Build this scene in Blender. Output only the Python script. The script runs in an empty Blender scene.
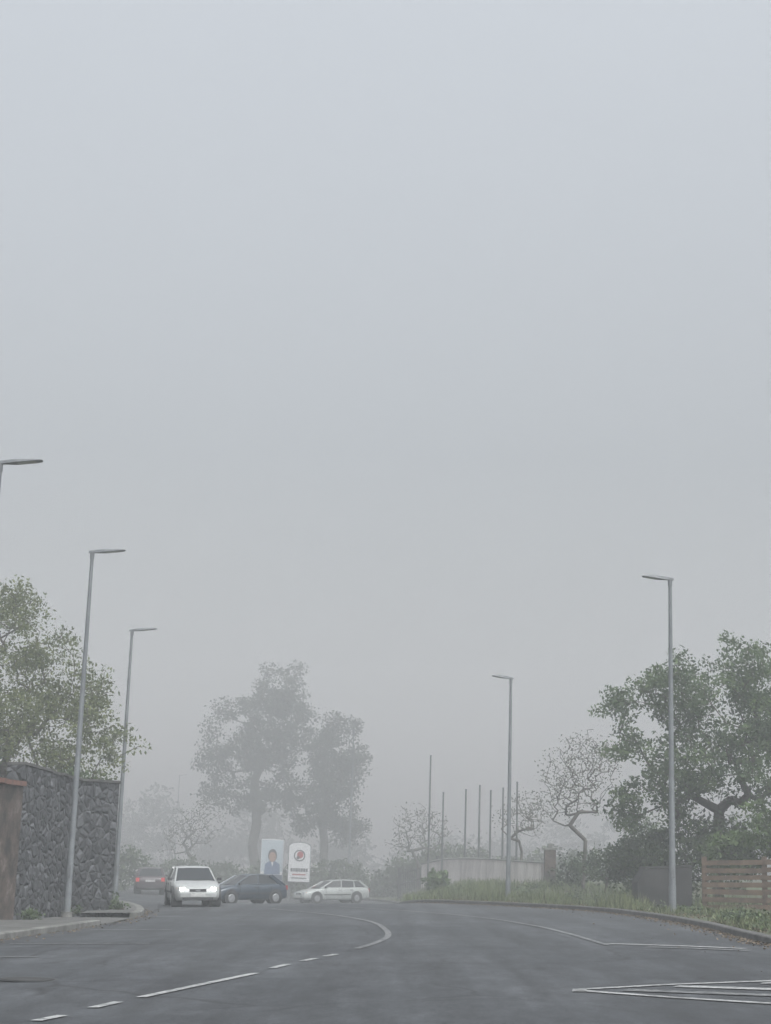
import bpy, math, random
import numpy as np
from mathutils import Vector, Matrix, noise

S = bpy.context.scene
ROLL = math.radians(1.75)
SR, CR = math.sin(ROLL), math.cos(ROLL)

def sm(a, b, x):
    t = (x - a) / (b - a)
    t = max(0.0, min(1.0, t))
    return t * t * (3 - 2 * t)

def g(X, Y):
    """ground relief on top of the general cross slope"""
    dip = 0.6 * sm(60, 89, Y) * sm(-14, -5, X) * (1 - sm(0.5, 3.5, X)) * (1 - sm(104, 125, Y))
    bank = 0.42 * sm(61, 80, Y) * sm(1.5, 5.5, X)
    return -dip + bank

def slope(X):
    return max(-70.0, min(70.0, X)) * SR

def P(X, Y, Z=0.0):
    return Vector((X * CR, Y, slope(X) + g(X, Y) + Z))

# ------------------------------------------------------------------ materials
def mat(name):
    m = bpy.data.materials.new(name)
    m.use_nodes = True
    nt = m.node_tree
    b = nt.nodes["Principled BSDF"]
    return m, nt, b

def N(nt, t, **kw):
    n = nt.nodes.new(t)
    for k, v in kw.items():
        setattr(n, k, v)
    return n

def ramp(nt, fac, stops):
    r = N(nt, "ShaderNodeValToRGB")
    els = r.color_ramp.elements
    while len(els) < len(stops):
        els.new(0.5)
    for e, (p, c) in zip(els, stops):
        e.position = p
        e.color = (c[0], c[1], c[2], 1)
    nt.links.new(fac, r.inputs[0])
    return r.outputs[0]

def tex_noise(nt, scale, detail=5, rough=0.6, vec=None):
    n = N(nt, "ShaderNodeTexNoise")
    n.inputs["Scale"].default_value = scale
    n.inputs["Detail"].default_value = detail
    n.inputs["Roughness"].default_value = rough
    if vec is None:
        vec = N(nt, "ShaderNodeNewGeometry").outputs["Position"]
    nt.links.new(vec, n.inputs["Vector"])
    return n.outputs["Fac"]

def mixc(nt, fac, a, b, mode='MIX'):
    m = N(nt, "ShaderNodeMix", data_type='RGBA', blend_type=mode)
    for i, v in ((0, fac), (6, a), (7, b)):
        if hasattr(v, "is_linked"):
            nt.links.new(v, m.inputs[i])
        elif isinstance(v, (int, float)):
            m.inputs[i].default_value = v
        else:
            m.inputs[i].default_value = (v[0], v[1], v[2], 1)
    return m.outputs[2]

def bump(nt, b, h, strength=0.4, dist=0.02):
    n = N(nt, "ShaderNodeBump")
    n.inputs["Strength"].default_value = strength
    n.inputs["Distance"].default_value = dist
    nt.links.new(h, n.inputs["Height"])
    nt.links.new(n.outputs[0], b.inputs["Normal"])

def simple(name, c1, c2=None, scale=6, rough=0.7, metal=0.0, bmp=0.0):
    m, nt, b = mat(name)
    c2 = c2 or tuple(x * 0.75 for x in c1)
    f = tex_noise(nt, scale)
    col = ramp(nt, f, [(0.32, c2), (0.68, c1)])
    nt.links.new(col, b.inputs["Base Color"])
    b.inputs["Roughness"].default_value = rough
    b.inputs["Metallic"].default_value = metal
    if bmp:
        bump(nt, b, f, bmp)
    return m

def leafmat(name, dark, mid, light, trans=0.25):
    m, nt, b = mat(name)
    a = N(nt, "ShaderNodeAttribute", attribute_name="tint")
    col = ramp(nt, a.outputs["Fac"], [(0.05, dark), (0.5, mid), (0.95, light)])
    nt.links.new(col, b.inputs["Base Color"])
    b.inputs["Roughness"].default_value = 0.6
    if trans > 0:
        tr = N(nt, "ShaderNodeBsdfTranslucent")
        nt.links.new(col, tr.inputs[0])
        mx = N(nt, "ShaderNodeMixShader")
        mx.inputs[0].default_value = trans
        nt.links.new(b.outputs[0], mx.inputs[1])
        nt.links.new(tr.outputs[0], mx.inputs[2])
        nt.links.new(mx.outputs[0], nt.nodes["Material Output"].inputs["Surface"])
    return m

def asphalt_nodes(nt):
    pos = N(nt, "ShaderNodeNewGeometry").outputs["Position"]
    big = tex_noise(nt, 0.15, 5, 0.65, pos)
    c = ramp(nt, big, [(0.34, (0.030, 0.033, 0.037)), (0.66, (0.058, 0.062, 0.067))])
    mp = N(nt, "ShaderNodeMapping")
    mp.inputs["Scale"].default_value = (1.3, 0.06, 1)
    nt.links.new(pos, mp.inputs[0])
    st = tex_noise(nt, 1.2, 4, 0.6, mp.outputs[0])
    st = ramp(nt, st, [(0.32, (0.70, 0.70, 0.70)), (0.68, (1.28, 1.28, 1.28))])
    c = mixc(nt, 1.0, c, st, 'MULTIPLY')
    mp2 = N(nt, "ShaderNodeMapping")
    mp2.inputs["Scale"].default_value = (1.0, 0.35, 1)
    nt.links.new(pos, mp2.inputs[0])
    st = tex_noise(nt, 3.0, 9, 0.85, mp2.outputs[0])
    st = ramp(nt, st, [(0.37, (0.6, 0.6, 0.6)), (0.63, (1.38, 1.38, 1.38))])
    c = mixc(nt, 1.0, c, st, 'MULTIPLY')
    fine = tex_noise(nt, 28, 3, 0.8, pos)
    fr = ramp(nt, fine, [(0.3, (0.6, 0.6, 0.6)), (0.7, (1.4, 1.4, 1.4))])
    c = mixc(nt, 0.9, c, fr, 'MULTIPLY')
    wn = N(nt, "ShaderNodeTexNoise"); wn.inputs["Scale"].default_value = 0.9
    nt.links.new(pos, wn.inputs["Vector"])
    wp = N(nt, "ShaderNodeMix", data_type='VECTOR'); wp.inputs[0].default_value = 0.35
    nt.links.new(pos, wp.inputs[4]); nt.links.new(wn.outputs["Color"], wp.inputs[5])
    vo = N(nt, "ShaderNodeTexVoronoi", feature='DISTANCE_TO_EDGE')
    vo.inputs["Scale"].default_value = 0.42
    nt.links.new(wp.outputs[1], vo.inputs["Vector"])
    cr = ramp(nt, vo.outputs["Distance"], [(0.0, (1, 1, 1)), (0.016, (0, 0, 0))])
    msk = tex_noise(nt, 0.2, 2, 0.5, pos)
    mk = ramp(nt, msk, [(0.43, (0, 0, 0)), (0.54, (0.8, 0.8, 0.8))])
    crm = mixc(nt, 1.0, cr, mk, 'MULTIPLY')
    c = mixc(nt, crm, c, (0.014, 0.014, 0.015))
    return c, fine

M = {}
m, nt, b = mat("asphalt")
c, fine = asphalt_nodes(nt)
nt.links.new(c, b.inputs["Base Color"]); b.inputs["Roughness"].default_value = 0.8
bump(nt, b, fine, 0.35, 0.01)
M["asphalt"] = m

m, nt, b = mat("road_paint")
c, fine = asphalt_nodes(nt)
wear = tex_noise(nt, 7, 6, 0.75)
wf = ramp(nt, wear, [(0.36, (0.1, 0.1, 0.1)), (0.56, (0.8, 0.8, 0.8))])
c = mixc(nt, wf, c, (0.5, 0.5, 0.49))
nt.links.new(c, b.inputs["Base Color"]); b.inputs["Roughness"].default_value = 0.65
M["paint"] = m
m, nt, b = mat("worn_road_paint")
c, fine = asphalt_nodes(nt)
wear = tex_noise(nt, 6, 6, 0.75)
wf = ramp(nt, wear, [(0.40, (0.02, 0.02, 0.02)), (0.62, (0.5, 0.5, 0.5))])
c = mixc(nt, wf, c, (0.42, 0.42, 0.41))
nt.links.new(c, b.inputs["Base Color"]); b.inputs["Roughness"].default_value = 0.65
M["wornpaint"] = m

M["ground"] = simple("ground_soil_grass", (0.075, 0.10, 0.035), (0.05, 0.045, 0.03), 0.8, 0.95)
m, nt, b = mat("verge_turf")
f1 = tex_noise(nt, .55, 6, .7); f2 = tex_noise(nt, 3.0, 5, .7)
c = ramp(nt, f1, [(0.36, (0.062, 0.052, 0.038)), (0.47, (0.07, 0.078, 0.036)), (0.6, (0.068, 0.095, 0.036)), (.7, (.09, .105, .045))])
c = mixc(nt, 1.0, c, ramp(nt, f2, [(0.35, (.6, .6, .6)), (.65, (1.25, 1.25, 1.25))]), 'MULTIPLY')
nt.links.new(c, b.inputs["Base Color"]); b.inputs["Roughness"].default_value = .95
bump(nt, b, f2, .6, .05)
M["verge"] = m
M["concrete"] = simple("kerb_concrete", (0.24, 0.235, 0.22), (0.10, 0.10, 0.09), 2.5, 0.9, bmp=0.3)
M["pave"] = simple("pavement_concrete", (0.14, 0.137, 0.13), (0.07, 0.07, 0.065), 1.6, 0.9, bmp=0.3)
M["darkkerb"] = simple("lava_kerb", (0.12, 0.115, 0.11), (0.05, 0.048, 0.046), 2.5, 0.9, bmp=0.3)
M["steel"] = simple("galvanised_steel", (0.20, 0.215, 0.225), (0.14, 0.15, 0.16), 3, 0.6, 0.15)
M["lamphead"] = simple("lamp_housing", (0.17, 0.18, 0.19), (0.12, 0.125, 0.13), 6, 0.5)
M["lens"] = simple("lamp_lens", (0.5, 0.5, 0.48), (0.4, 0.4, 0.4), 6, 0.2)
M["polegrey"] = simple("painted_pole", (0.10, 0.105, 0.11), (0.07, 0.073, 0.078), 3, 0.6)
M["bark"] = simple("bark", (0.10, 0.085, 0.065), (0.05, 0.042, 0.035), 8, 0.95, bmp=0.5)
M["barkpale"] = simple("pale_bark", (0.14, 0.13, 0.115), (0.08, 0.073, 0.065), 5, 0.95)
M["wood"] = simple("weathered_wood", (0.155, 0.105, 0.068), (0.065, 0.045, 0.032), 3, 0.9, bmp=0.3)
M["terracotta"] = simple("terracotta", (0.22, 0.10, 0.07), (0.10, 0.06, 0.05), 6, 0.85, bmp=0.3)
M["glass"] = simple("car_glass", (0.022, 0.026, 0.03), (0.015, 0.018, 0.02), 3, 0.08)
M["tyre"] = simple("tyre_rubber", (0.022, 0.022, 0.022), (0.015, 0.015, 0.015), 8, 0.85)
M["trim"] = simple("dark_plastic", (0.035, 0.036, 0.038), (0.025, 0.025, 0.026), 8, 0.6)
M["hub"] = simple("hubcap", (0.40, 0.41, 0.42), (0.25, 0.25, 0.26), 8, 0.35, 0.5)
M["red"] = simple("tail_light", (0.45, 0.02, 0.02), (0.3, 0.015, 0.015), 8, 0.25)
M["orange"] = simple("indicator", (0.6, 0.2, 0.03), (0.5, 0.16, 0.02), 8, 0.25)
M["clearlamp"] = simple("headlamp_glass", (0.45, 0.47, 0.5), (0.3, 0.32, 0.35), 8, 0.12)
M["plate"] = simple("number_plate", (0.6, 0.6, 0.58), (0.45, 0.45, 0.44), 8, 0.5)
for nm, c1, c2 in (("paint_white", (0.47, 0.48, 0.47), (0.40, 0.41, 0.40)), ("paint_navy", (0.028, 0.046, 0.068), (0.02, 0.034, 0.05)),
                   ("paint_silver", (0.50, 0.53, 0.51), (0.44, 0.47, 0.45)), ("paint_maroon", (0.05, 0.03, 0.036), (0.04, 0.024, 0.03))):
    mm = simple(nm, c1, c2, 2, 0.28, 0.1)
    mm.node_tree.nodes["Principled BSDF"].inputs["Coat Weight"].default_value = 0.6
    M[nm] = mm
m, nt, b = mat("lit_headlamp")
f = tex_noise(nt, 8)
nt.links.new(ramp(nt, f, [(0.3, (0.95, 0.95, 0.88)), (0.7, (1, 1, .95))]), b.inputs["Emission Color"])
b.inputs["Emission Strength"].default_value = 14
b.inputs["Base Color"].default_value = (0.8, 0.8, 0.8, 1)
M["lit"] = m
m, nt, b = mat("lit_tail_lamp")
nt.links.new(ramp(nt, tex_noise(nt, 8), [(0.3, (0.9, 0.05, 0.03)), (0.7, (1, .08, .05))]), b.inputs["Emission Color"])
b.inputs["Emission Strength"].default_value = .35
b.inputs["Base Color"].default_value = (0.3, 0.02, 0.02, 1)
M["litred"] = m

m, nt, b = mat("stained_plaster")
pos = N(nt, "ShaderNodeNewGeometry").outputs["Position"]
mp = N(nt, "ShaderNodeMapping"); mp.inputs["Scale"].default_value = (1, 1, 1)
nt.links.new(pos, mp.inputs[0])
f = tex_noise(nt, 1.3, 9, 0.75, mp.outputs[0])
c = ramp(nt, f, [(0.38, (0.025, 0.022, 0.02)), (0.47, (0.065, 0.05, 0.042)), (0.55, (0.105, 0.078, 0.065)), (0.64, (0.20, 0.165, 0.145))])
nt.links.new(c, b.inputs["Base Color"]); b.inputs["Roughness"].default_value = 0.95
bump(nt, b, f, 0.8, .08)
M["plaster"] = m
m, nt, b = mat("whitewashed_wall")
mp = N(nt, "ShaderNodeMapping"); mp.inputs["Scale"].default_value = (1.5, 1.5, 0.35)
nt.links.new(N(nt, "ShaderNodeNewGeometry").outputs["Position"], mp.inputs[0])
f = tex_noise(nt, 1.3, 6, 0.65, mp.outputs[0])
c = ramp(nt, f, [(0.3, (0.38, 0.35, 0.34)), (0.55, (0.62, 0.58, 0.56)), (0.75, (0.72, 0.69, 0.67))])
nt.links.new(c, b.inputs["Base Color"]); b.inputs["Roughness"].default_value = 0.95
M["whitewall"] = m
M["darkrender"] = simple("dark_render", (0.05, 0.049, 0.048), (0.022, 0.022, 0.022), 1.6, 0.95, bmp=0.6)
def stone(name, scale, lo, hi, mortar, mw=0.05):
    m, nt, b = mat(name)
    pos = N(nt, "ShaderNodeNewGeometry").outputs["Position"]
    mp = N(nt, "ShaderNodeMapping"); mp.inputs["Scale"].default_value = (1, 1, 1.35)
    nt.links.new(pos, mp.inputs[0])
    wn = N(nt, "ShaderNodeTexNoise"); wn.inputs["Scale"].default_value = 2.5
    nt.links.new(mp.outputs[0], wn.inputs["Vector"])
    wp = N(nt, "ShaderNodeMix", data_type='VECTOR'); wp.inputs[0].default_value = 0.16
    nt.links.new(mp.outputs[0], wp.inputs[4]); nt.links.new(wn.outputs["Color"], wp.inputs[5])
    v1 = N(nt, "ShaderNodeTexVoronoi", feature='DISTANCE_TO_EDGE'); v1.inputs["Scale"].default_value = scale
    v2 = N(nt, "ShaderNodeTexVoronoi", feature='F1'); v2.inputs["Scale"].default_value = scale
    nt.links.new(wp.outputs[1], v1.inputs["Vector"]); nt.links.new(wp.outputs[1], v2.inputs["Vector"])
    sep = N(nt, "ShaderNodeSeparateColor"); nt.links.new(v2.outputs["Color"], sep.inputs[0])
    sc = ramp(nt, sep.outputs[0], [(0.0, lo), (0.7, tuple((a + b_) / 2 for a, b_ in zip(lo, hi))), (1.0, hi)])
    fn = tex_noise(nt, 9, 5, 0.7)
    fc = ramp(nt, fn, [(0.3, (0.55, 0.55, 0.55)), (0.7, (1.4, 1.4, 1.4))])
    sc = mixc(nt, 1.0, sc, fc, 'MULTIPLY')
    mk = ramp(nt, v1.outputs["Distance"], [(mw * 0.4, (.8, .8, .8)), (mw * 1.5, (0, 0, 0))])
    c = mixc(nt, mk, sc, mortar)
    nt.links.new(c, b.inputs["Base Color"]); b.inputs["Roughness"].default_value = 0.9
    h = ramp(nt, v1.outputs["Distance"], [(0, (0, 0, 0)), (0.25, (1, 1, 1))])
    bump(nt, b, h, 0.9, 0.08)
    return m
M["lava"] = stone("lava_stone_masonry", 3.5, (0.022, 0.024, 0.027), (0.125, 0.128, 0.135), (0.055, 0.055, 0.057))

M["leaf_right"] = leafmat("leaf_green", (0.030, 0.055, 0.021), (0.066, 0.108, 0.04), (0.125, 0.18, 0.06), .3)
M["leaf_left"] = leafmat("leaf_spring", (0.055, 0.07, 0.026), (0.115, 0.14, 0.048), (0.20, 0.225, 0.085), .3)
M["leaf_euc"] = leafmat("leaf_eucalyptus", (0.03, 0.038, 0.03), (0.055, 0.065, 0.048), (0.085, 0.095, 0.068), 0)
M["leaf_hedge"] = leafmat("leaf_hedge", (0.025, 0.04, 0.017), (0.05, 0.078, 0.03), (0.09, 0.13, 0.045), 0)
M["leaf_bright"] = leafmat("leaf_bright", (0.045, 0.07, 0.022), (0.075, 0.12, 0.036), (0.12, 0.18, 0.055))
M["leaf_bare"] = leafmat("leaf_bud", (0.055, 0.055, 0.04), (0.075, 0.08, 0.05), (0.11, 0.12, 0.07), 0)
M["grass"] = leafmat("grass_blades", (0.06, 0.062, 0.032), (0.078, 0.108, 0.040), (0.15, 0.17, 0.08), 0)
M["litter"] = leafmat("dry_leaves", (0.05, 0.035, 0.022), (0.11, 0.075, 0.045), (0.2, 0.15, 0.09), 0)

# ------------------------------------------------------------------ mesh builder
class MB:
    def __init__(s):
        s.v, s.f, s.m, s.mats, s.sm = [], [], [], [], []
    def mi(s, m):
        if m not in s.mats: s.mats.append(m)
        return s.mats.index(m)
    def add(s, vs, fs, m, smooth=False):
        o = len(s.v); k = s.mi(m)
        s.v += [tuple(x) for x in vs]
        for f in fs:
            s.f.append([i + o for i in f]); s.m.append(k); s.sm.append(smooth)
    def box(s, c, size, m, mtx=None):
        x, y, z = [d / 2 for d in size]
        vs = [Vector((sx * x, sy * y, sz * z)) for sz in (-1, 1) for sx, sy in ((-1, -1), (1, -1), (1, 1), (-1, 1))]
        if mtx is not None: vs = [mtx @ v for v in vs]
        vs = [v + Vector(c) for v in vs]
        s.add(vs, [(3, 2, 1, 0), (4, 5, 6, 7), (0, 1, 5, 4), (1, 2, 6, 5), (2, 3, 7, 6), (3, 0, 4, 7)], m)
    def tube(s, pts, rad, m, n=8, smooth=True, flat=1.0):
        vs = []
        for i, p in enumerate(pts):
            p = Vector(p)
            a = Vector(pts[min(i + 1, len(pts) - 1)]) - Vector(pts[max(i - 1, 0)])
            a.normalize()
            ref = Vector((0, 0, 1)) if abs(a.z) < 0.9 else Vector((1, 0, 0))
            u = a.cross(ref).normalized(); w = u.cross(a).normalized()
            for k in range(n):
                t = 2 * math.pi * k / n
                vs.append(p + u * math.cos(t) * rad[i] + w * math.sin(t) * rad[i] * flat)
        fs = []
        for i in range(len(pts) - 1):
            for k in range(n):
                fs.append((i * n + k, i * n + (k + 1) % n, (i + 1) * n + (k + 1) % n, (i + 1) * n + k))
        s.add(vs, fs, m, smooth)
        s.add([vs[k] for k in range(n)], [tuple(reversed(range(n)))], m)
        s.add([vs[-n + k] for k in range(n)], [tuple(range(n))], m)
    def prism(s, base, top, m):
        n = len(base)
        fs = [tuple(reversed(range(n))), tuple(range(n, 2 * n))]
        fs += [(i, (i + 1) % n, n + (i + 1) % n, n + i) for i in range(n)]
        s.add(list(base) + list(top), fs, m)
    def build(s, name, mtx=None):
        me = bpy.data.meshes.new(name)
        me.from_pydata(s.v, [], s.f)
        for m in s.mats: me.materials.append(m)
        me.polygons.foreach_set("material_index", s.m)
        me.polygons.foreach_set("use_smooth", s.sm)
        me.update()
        o = bpy.data.objects.new(name, me)
        S.collection.objects.link(o)
        if mtx is not None: o.matrix_world = mtx
        return o

def quadmesh(name, V, F, mi, tint, mats):
    me = bpy.data.meshes.new(name)
    nv, nf = len(V), len(F)
    me.vertices.add(nv); me.loops.add(nf * 4); me.polygons.add(nf)
    me.vertices.foreach_set("co", np.asarray(V, dtype=np.float32).ravel())
    me.loops.foreach_set("vertex_index", np.asarray(F, dtype=np.int32).ravel())
    me.polygons.foreach_set("loop_start", np.arange(nf, dtype=np.int32) * 4)
    for m in mats: me.materials.append(m)
    me.polygons.foreach_set("material_index", np.asarray(mi, dtype=np.int32))
    at = me.attributes.new("tint", 'FLOAT', 'POINT')
    at.data.foreach_set("value", np.asarray(tint, dtype=np.float32))
    me.update(calc_edges=True)
    o = bpy.data.objects.new(name, me)
    S.collection.objects.link(o)
    return o

def leaf_quads(C, size, rng, flatness=0.0):
    n = len(C)
    a = rng.normal(size=(n, 3)); a[:, 2] *= (1 - flatness)
    a /= np.linalg.norm(a, axis=1)[:, None] + 1e-9
    r = rng.normal(size=(n, 3))
    b = np.cross(a, r); b /= np.linalg.norm(b, axis=1)[:, None] + 1e-9
    s = size * rng.uniform(0.55, 1.35, size=(n, 1))
    V = np.stack([C - a * s, C - b * s * 0.5, C + a * s, C + b * s * 0.5], axis=1).reshape(-1, 3)
    F = np.arange(n * 4).reshape(-1, 4)
    return V, F

def tree(name, X, Y, trunk_h, lobes, ncl, per, leaf, sig, r_trunk, lm, bark, seed,
         gap=0.0, step=0.8, twig=0.012, lean=(0, 0), gs=0.45):
    rng = np.random.default_rng(seed)
    base = np.array(P(X, Y, -0.15))
    L = []
    for (lx, ly, lz, rx, ry, rz) in lobes:
        L.append((np.array([lx * CR, ly, base[2] + lz]), np.array([rx, ry, rz])))
    w = np.array([l[1].prod() ** 0.8 for l in L]); w /= w.sum()
    cl = []
    tries = 0
    while len(cl) < ncl and tries < ncl * 30:
        tries += 1
        c, r = L[rng.choice(len(L), p=w)]
        d = rng.normal(size=3); d /= np.linalg.norm(d)
        p = c + d * r * rng.uniform(0.05, 1.15) ** 0.5
        if p[2] < base[2] + 0.3: continue
        if gap > 0 and noise.noise(Vector(p) * gs + Vector((seed * 7.1, 0, 0))) < gap - 0.5: continue
        cl.append(p)
    cl = np.array(cl)
    nodes = []; par = []
    nt_ = 6
    for i in range(nt_):
        t = i / (nt_ - 1)
        nodes.append(base + np.array([lean[0] * t, lean[1] * t, trunk_h * t]) + rng.normal(size=3) * 0.018 * trunk_h * (i > 0))
        par.append(i - 1)
    top = nodes[-1]
    order = np.argsort(np.linalg.norm(cl - top, axis=1))
    ends = []
    for ci in order:
        p = cl[ci]
        A = np.array(nodes)
        dv = p - A
        d = np.linalg.norm(dv, axis=1)
        cost = d + 0.6 * np.maximum(0, -dv[:, 2]) + 0.04 * np.linalg.norm(A - top, axis=1)
        cost[:3] += 100
        k = int(np.argmin(cost))
        seg = max(1, int(d[k] / step))
        q0 = A[k]; last = k
        for j in range(1, seg + 1):
            t = j / seg
            q = q0 + (p - q0) * t + rng.normal(size=3) * 0.10 * min(1, d[k]) * (j < seg)
            q[2] -= 0.12 * d[k] * math.sin(math.pi * t) * (0.6 if j < seg else 0)
            nodes.append(q); par.append(last); last = len(nodes) - 1
        ends.append(last)
    n = len(nodes)
    cnt = np.zeros(n)
    for e in ends: cnt[e] += 1
    for i in range(n - 1, 0, -1):
        if par[i] >= 0: cnt[par[i]] += cnt[i]
    tot = max(1, cnt.max())
    rad = np.maximum(twig, r_trunk * (cnt / tot) ** 0.55)
    rad[0] *= 1.35
    V = []; F = []
    A = np.array(nodes)
    K = 5
    for i in range(1, n):
        p0, p1 = A[par[i]], A[i]
        a = p1 - p0; ln = np.linalg.norm(a)
        if ln < 1e-4: continue
        a /= ln
        ref = np.array([0, 0, 1.]) if abs(a[2]) < 0.9 else np.array([1., 0, 0])
        u = np.cross(a, ref); u /= np.linalg.norm(u); wv = np.cross(u, a)
        o = len(V)
        r0 = min(rad[par[i]], rad[i] * 1.5); r1 = rad[i]
        for (pp, rr) in ((p0, r0), (p1, r1)):
            for k in range(K):
                t = 2 * math.pi * k / K
                V.append(pp + u * math.cos(t) * rr + wv * math.sin(t) * rr)
        for k in range(K):
            F.append((o + k, o + (k + 1) % K, o + K + (k + 1) % K, o + K + k))
    V = np.array(V); F = np.array(F)
    mi = np.zeros(len(F), dtype=int)
    tint = np.zeros(len(V))
    if per > 0:
        num = rng.poisson(per * rng.uniform(.35, 1.65, size=len(cl)))
        idx = np.repeat(np.arange(len(cl)), num)
        sg = sig * rng.uniform(0.6, 1.4, size=len(cl))
        G = rng.normal(size=(len(idx), 3))
        nr = np.linalg.norm(G, axis=1)[:, None]
        G = G / nr * np.minimum(nr, 1.0 + 0.9 * rng.uniform(size=nr.shape))
        C = cl[idx] + G * sg[idx][:, None] * np.array([1, 1, 0.7])
        LV, LF = leaf_quads(C, leaf, rng)
        ct = rng.uniform(0, 1, size=len(cl))
        tt = np.clip(0.6 * ct[idx] + 0.4 * rng.uniform(0, 1, size=len(idx)), 0, 1)
        F = np.vstack([F, LF + len(V)]); V = np.vstack([V, LV])
        mi = np.concatenate([mi, np.ones(len(LF), dtype=int)])
        tint = np.concatenate([tint, np.repeat(tt, 4)])
    return quadmesh(name, V, F, mi, tint, [bark, lm])

# ------------------------------------------------------------------ road layout
Lp = [(-7.5,-30),(-7.5,0),(-7.5,15),(-7.5,30),(-6.9,40),(-7.0,47),(-8.0,54),(-9.6,61),(-11,66),(-11.8,70),(-13,74),(-14.5,77),(-17,80.5),(-20,83),(-26,86),(-36,90),(-90,100)]
Rp = [(6.8,-30),(6.8,0),(6.8,15),(7.0,30),(7.4,40),(7.0,49.3),(5.8,55),(4.1,59.5),(2.3,63.2),(1.2,68),(0.7,76),(0.6,86),(0.0,93),(-2,99),(-8,104),(-20,109),(-90,122)]
Op = [(60,-30),(60,0),(55,15),(50,30),(50,40),(50,50),(50,58),(50,66),(50,74),(48,84),(46,94),(40,106),(34,118),(20,128),(4,136),(-14,142),(-90,156)]
def crom(pts, sub=8):
    out = []
    n = len(pts)
    for i in range(n - 1):
        p0 = pts[max(i - 1, 0)]; p1 = pts[i]; p2 = pts[i + 1]; p3 = pts[min(i + 2, n - 1)]
        for k in range(sub):
            t = k / sub
            out.append(tuple(0.5 * ((2 * b) + (c - a) * t + (2 * a - 5 * b + 4 * c - d) * t * t + (-a + 3 * b - 3 * c + d) * t ** 3)
                             for a, b, c, d in zip(p0, p1, p2, p3)))
    out.append(pts[-1])
    return out
Lc, Rc, Oc = crom(Lp), crom(Rp), crom(Op)

def sheet(name, A, B, n, off, m, power=1.0):
    mb = MB(); vs = []; fs = []
    for a, b in zip(A, B):
        for j in range(n + 1):
            t = (j / n) ** power
            vs.append(P(a[0] + (b[0] - a[0]) * t, a[1] + (b[1] - a[1]) * t, off))
    w = n + 1
    for i in range(len(A) - 1):
        for j in range(n):
            fs.append((i * w + j, i * w + j + 1, (i + 1) * w + j + 1, (i + 1) * w + j))
    mb.add(vs, fs, m, True)
    return mb.build(name)

xs = [-1500, -700, -300, -150, -100, -70] + list(range(-60, 62, 3)) + [70, 100, 150, 300, 700, 1500]
ys = [-300, -120, -60, -30] + list(range(-20, 150, 3)) + [160, 180, 220, 300, 500, 900, 1800]
mb = MB(); vs = []; fs = []
for y in ys:
    for x in xs:
        vs.append(P(x, y, -0.10))
w = len(xs)
for i in range(len(ys) - 1):
    for j in range(w - 1):
        fs.append((i * w + j, i * w + j + 1, (i + 1) * w + j + 1, (i + 1) * w + j))
mb.add(vs, fs, M["ground"], True)
mb.build("ground")
sheet("road", Lc, Rc, 24, 0.0, M["asphalt"])
sheet("grass_verge", Rc, Oc, 44, 0.09, M["verge"], 1.8)

def kerb(name, pts, side, m, wd=0.22, h=0.13):
    mb = MB()
    n = len(pts); vs = []
    for i, p in enumerate(pts):
        a = Vector(pts[max(i - 1, 0)]); b_ = Vector(pts[min(i + 1, n - 1)])
        t = (b_ - a).normalized(); nn = Vector((-t.y, t.x)) * side
        for (o, z) in ((0, -0.05), (0.0, h - 0.02), (0.02, h), (wd, h), (wd, -0.05)):
            vs.append(P(p[0] + nn.x * o, p[1] + nn.y * o, z))
    fs = []
    for i in range(n - 1):
        for k in range(4):
            fs.append((i * 5 + k, i * 5 + k + 1, (i + 1) * 5 + k + 1, (i + 1) * 5 + k))
    fs.append((0, 1, 2, 3, 4)); e = (n - 1) * 5; fs.append((e, e + 1, e + 2, e + 3, e + 4))
    mb.add(vs, fs, m)
    return mb.build(name)
def clip(pts, y0, y1):
    return [p for p in pts if y0 <= p[1] <= y1]
def resamp(pts, st):
    out = [pts[0]]
    for a, b_ in zip(pts, pts[1:]):
        d = math.dist(a, b_); k = max(1, int(d / st))
        for i in range(1, k + 1):
            out.append((a[0] + (b_[0] - a[0]) * i / k, a[1] + (b_[1] - a[1]) * i / k))
    return out
kerb("kerb", resamp(Rc, 1.0), -1, M["darkkerb"])
LA = resamp(clip(Lc, -30, 40.5), 1.0); LB = resamp(clip(Lc, 45.5, 200), 1.0)
kerb("kerb", LA, 1, M["concrete"]); kerb("kerb", LB, 1, M["concrete"])
def offs(pts, d):
    out = []
    n = len(pts)
    for i, p in enumerate(pts):
        a = Vector(pts[max(i - 1, 0)]); b_ = Vector(pts[min(i + 1, n - 1)])
        t = (b_ - a).normalized()
        out.append((p[0] - t.y * d, p[1] + t.x * d))
    return out
sheet("pavement", offs(LA, 0.22), offs(LA, 2.9), 4, 0.125, M["pave"])
sheet("pavement", offs(LB, 0.22), offs(LB, 1.6), 3, 0.125, M["pave"])
mb = MB()
mb.add([P(-6.9, 40.5, .006), P(-7.0, 45.6, .006), P(-10.2, 45.6, .04), P(-10.2, 40.5, .04)], [(0, 1, 2, 3)], M["pave"])
mb.build("driveway")

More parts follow.
